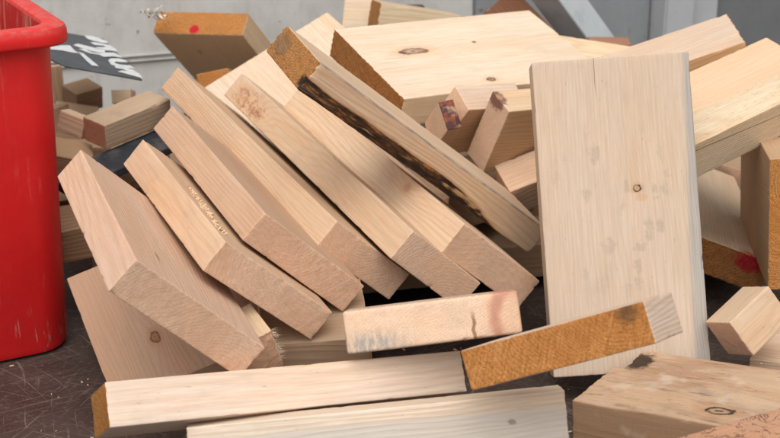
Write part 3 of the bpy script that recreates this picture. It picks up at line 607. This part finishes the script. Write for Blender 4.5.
# torn fluff of plastic behind the red-dotted board and beside the red-brown block
def fluff(key,pos,n,spread,label,seed):
    bm=bmesh.new(); rnd=random.Random(seed)
    for _ in range(n):
        p=Vector(pos)+Vector((rnd.gauss(0,spread),rnd.gauss(0,spread*.3),rnd.gauss(0,spread*.22))); dr=Vector((rnd.gauss(1,.5),rnd.gauss(0,.4),rnd.gauss(0,.35))).normalized()
        sd=Vector((0,.3,1)).cross(dr).normalized()*rnd.uniform(.0018,.0042); L=rnd.uniform(.008,.018); prev=None
        for k in range(4):
            c=p+dr*L*k/3+Vector((0,0,.0025*math.sin(k*1.7+rnd.random()*2))); s=sd*(1-k*.22); th=Vector((0,.0004,0))
            cur=[bm.verts.new(c+s),bm.verts.new(c-s),bm.verts.new(c-s+th),bm.verts.new(c+s+th)]
            if prev:
                for i in range(4): bm.faces.new((prev[i],prev[(i+1)%4],cur[(i+1)%4],cur[i]))
            prev=cur
    me=bpy.data.meshes.new('plastic_scrap'); bm.to_mesh(me); bm.free(); o=link('plastic_scrap',me,plm); tag(o,label,'plastic scrap')
plm=plain('white_scrap',(.72,.70,.64),.6,.2,(.5,.47,.4),60,.0003)
fibres('A2',a2b,46,-1,(-1,1),(-1,-.9)) if False else None
def low(key,c,yaw,d,label,tilt=0,**k):
    q=Quaternion((0,0,1),R_(yaw))@Quaternion((0,1,0),R_(tilt)); board(key,label,box=(c,tuple(q),d),**k)
UND=dict(base=(.33,.23,.155),dirt=.15)  # filler boards added under the pile, coloured dark to deepen the gap shade
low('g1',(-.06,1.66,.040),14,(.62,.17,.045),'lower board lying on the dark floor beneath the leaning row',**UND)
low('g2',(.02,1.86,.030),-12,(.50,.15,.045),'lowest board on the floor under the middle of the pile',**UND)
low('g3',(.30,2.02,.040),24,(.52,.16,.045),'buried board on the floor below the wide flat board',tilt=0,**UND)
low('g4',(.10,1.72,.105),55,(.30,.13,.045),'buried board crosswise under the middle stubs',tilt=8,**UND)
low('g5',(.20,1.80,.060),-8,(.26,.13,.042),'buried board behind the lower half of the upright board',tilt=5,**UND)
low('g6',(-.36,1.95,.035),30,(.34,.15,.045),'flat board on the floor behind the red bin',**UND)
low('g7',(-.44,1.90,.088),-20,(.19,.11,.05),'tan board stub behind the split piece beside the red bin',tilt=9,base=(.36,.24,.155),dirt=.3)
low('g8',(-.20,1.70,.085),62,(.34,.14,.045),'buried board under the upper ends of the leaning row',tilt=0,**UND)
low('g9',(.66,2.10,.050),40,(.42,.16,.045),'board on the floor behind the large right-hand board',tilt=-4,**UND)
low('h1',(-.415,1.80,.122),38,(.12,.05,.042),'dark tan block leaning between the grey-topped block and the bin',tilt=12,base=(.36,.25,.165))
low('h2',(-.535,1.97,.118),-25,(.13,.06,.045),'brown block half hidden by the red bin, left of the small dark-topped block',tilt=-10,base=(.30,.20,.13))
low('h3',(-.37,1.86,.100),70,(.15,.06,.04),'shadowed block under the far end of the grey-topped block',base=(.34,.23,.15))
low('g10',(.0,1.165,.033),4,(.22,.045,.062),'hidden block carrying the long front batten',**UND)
fluff('AA',(-.358,2.10,.258),26,.010,'scrap of torn white plastic behind the red-dotted board',7)
fluff('QQ',(.146,2.262,.2285),9,.002,'tiny tuft of white plastic beside the red-brown block',8)
def chips(n,seed):
    rnd=random.Random(seed); bm=bmesh.new()
    for _ in range(n):
        c=Vector((rnd.uniform(-.55,.5),rnd.uniform(.95,1.5),.0006)); L=rnd.choice((.0008,.001,.0014,.002))*rnd.uniform(.6,1.5); wd=L*rnd.uniform(.15,.5); a=rnd.uniform(0,6.28); ux=Vector((math.cos(a),math.sin(a),0)); uy=Vector((-ux.y,ux.x,0))
        p=[bm.verts.new(c+ux*x*L+uy*y*wd+Vector((0,0,z))) for x,y,z in ((-1,-.7,0),(.9,-1,0),(1,.6,0),(-.8,1,0),(-.8,-.5,.0006),(.7,-.7,.0009),(.8,.5,.0007),(-.6,.8,.0009))]
        for f in ((3,2,1,0),(4,5,6,7),(0,1,5,4),(1,2,6,5),(2,3,7,6),(3,0,4,7)): bm.faces.new([p[i] for i in f])
    me=bpy.data.meshes.new('wood_crumbs'); bm.to_mesh(me); bm.free(); o=link('wood_crumbs',me,dust); tag(o,'wood crumbs and dust lying loose on the dark floor','wood crumbs',kind='stuff')
chips(240,3)
fb=fibres('A2',a2b,90,-1,(-1,.6),(-1.02,-.93),(.004,.010))
mb=[o for o in bpy.data.objects if o.name.startswith('board_offcut')]
# ---------------------------------------------------------------- light
w=bpy.data.worlds.new('World'); scene.world=w; w.use_nodes=True; t=w.node_tree; bg=t.nodes['Background']
sk=t.nodes.new('ShaderNodeTexSky'); sk.sky_type='NISHITA'; sk.sun_disc=False; SE,SA=R_(60),R_(186)
sk.sun_elevation=SE; sk.sun_rotation=SA; sk.air_density=1.; sk.dust_density=4.; sk.ozone_density=.6
hs=t.nodes.new('ShaderNodeHueSaturation'); hs.inputs['Saturation'].default_value=.12
t.links.new(sk.outputs[0],hs.inputs['Color']); t.links.new(hs.outputs[0],bg.inputs[0]); bg.inputs[1].default_value=.125
L=bpy.data.lights.new('sun','SUN'); L.energy=2.0; L.angle=R_(75); L.color=(1,.93,.83); lo=bpy.data.objects.new('sun',L); COL.objects.link(lo)
# nishita: rotation measured from +Y clockwise
sd=Vector((math.sin(SA)*math.cos(SE),math.cos(SA)*math.cos(SE),math.sin(SE))); lo.rotation_euler=sd.to_track_quat('Z','Y').to_euler()
cam=bpy.data.cameras.new('camera'); co=bpy.data.objects.new('camera',cam); COL.objects.link(co); scene.camera=co
co.location=(0,0,.69); co.rotation_euler=(R_(70),0,0); cam.sensor_width=36; cam.lens=1400/780*36; cam.clip_end=100; cam.clip_start=.02
cam.dof.use_dof=True; cam.dof.focus_distance=1.42; cam.dof.aperture_fstop=11
scene.view_settings.view_transform='Standard'; scene.view_settings.look='None'; scene.view_settings.exposure=.17; scene.view_settings.gamma=1
scene.render.engine='CYCLES'; scene.render.resolution_x=1024; scene.render.resolution_y=575
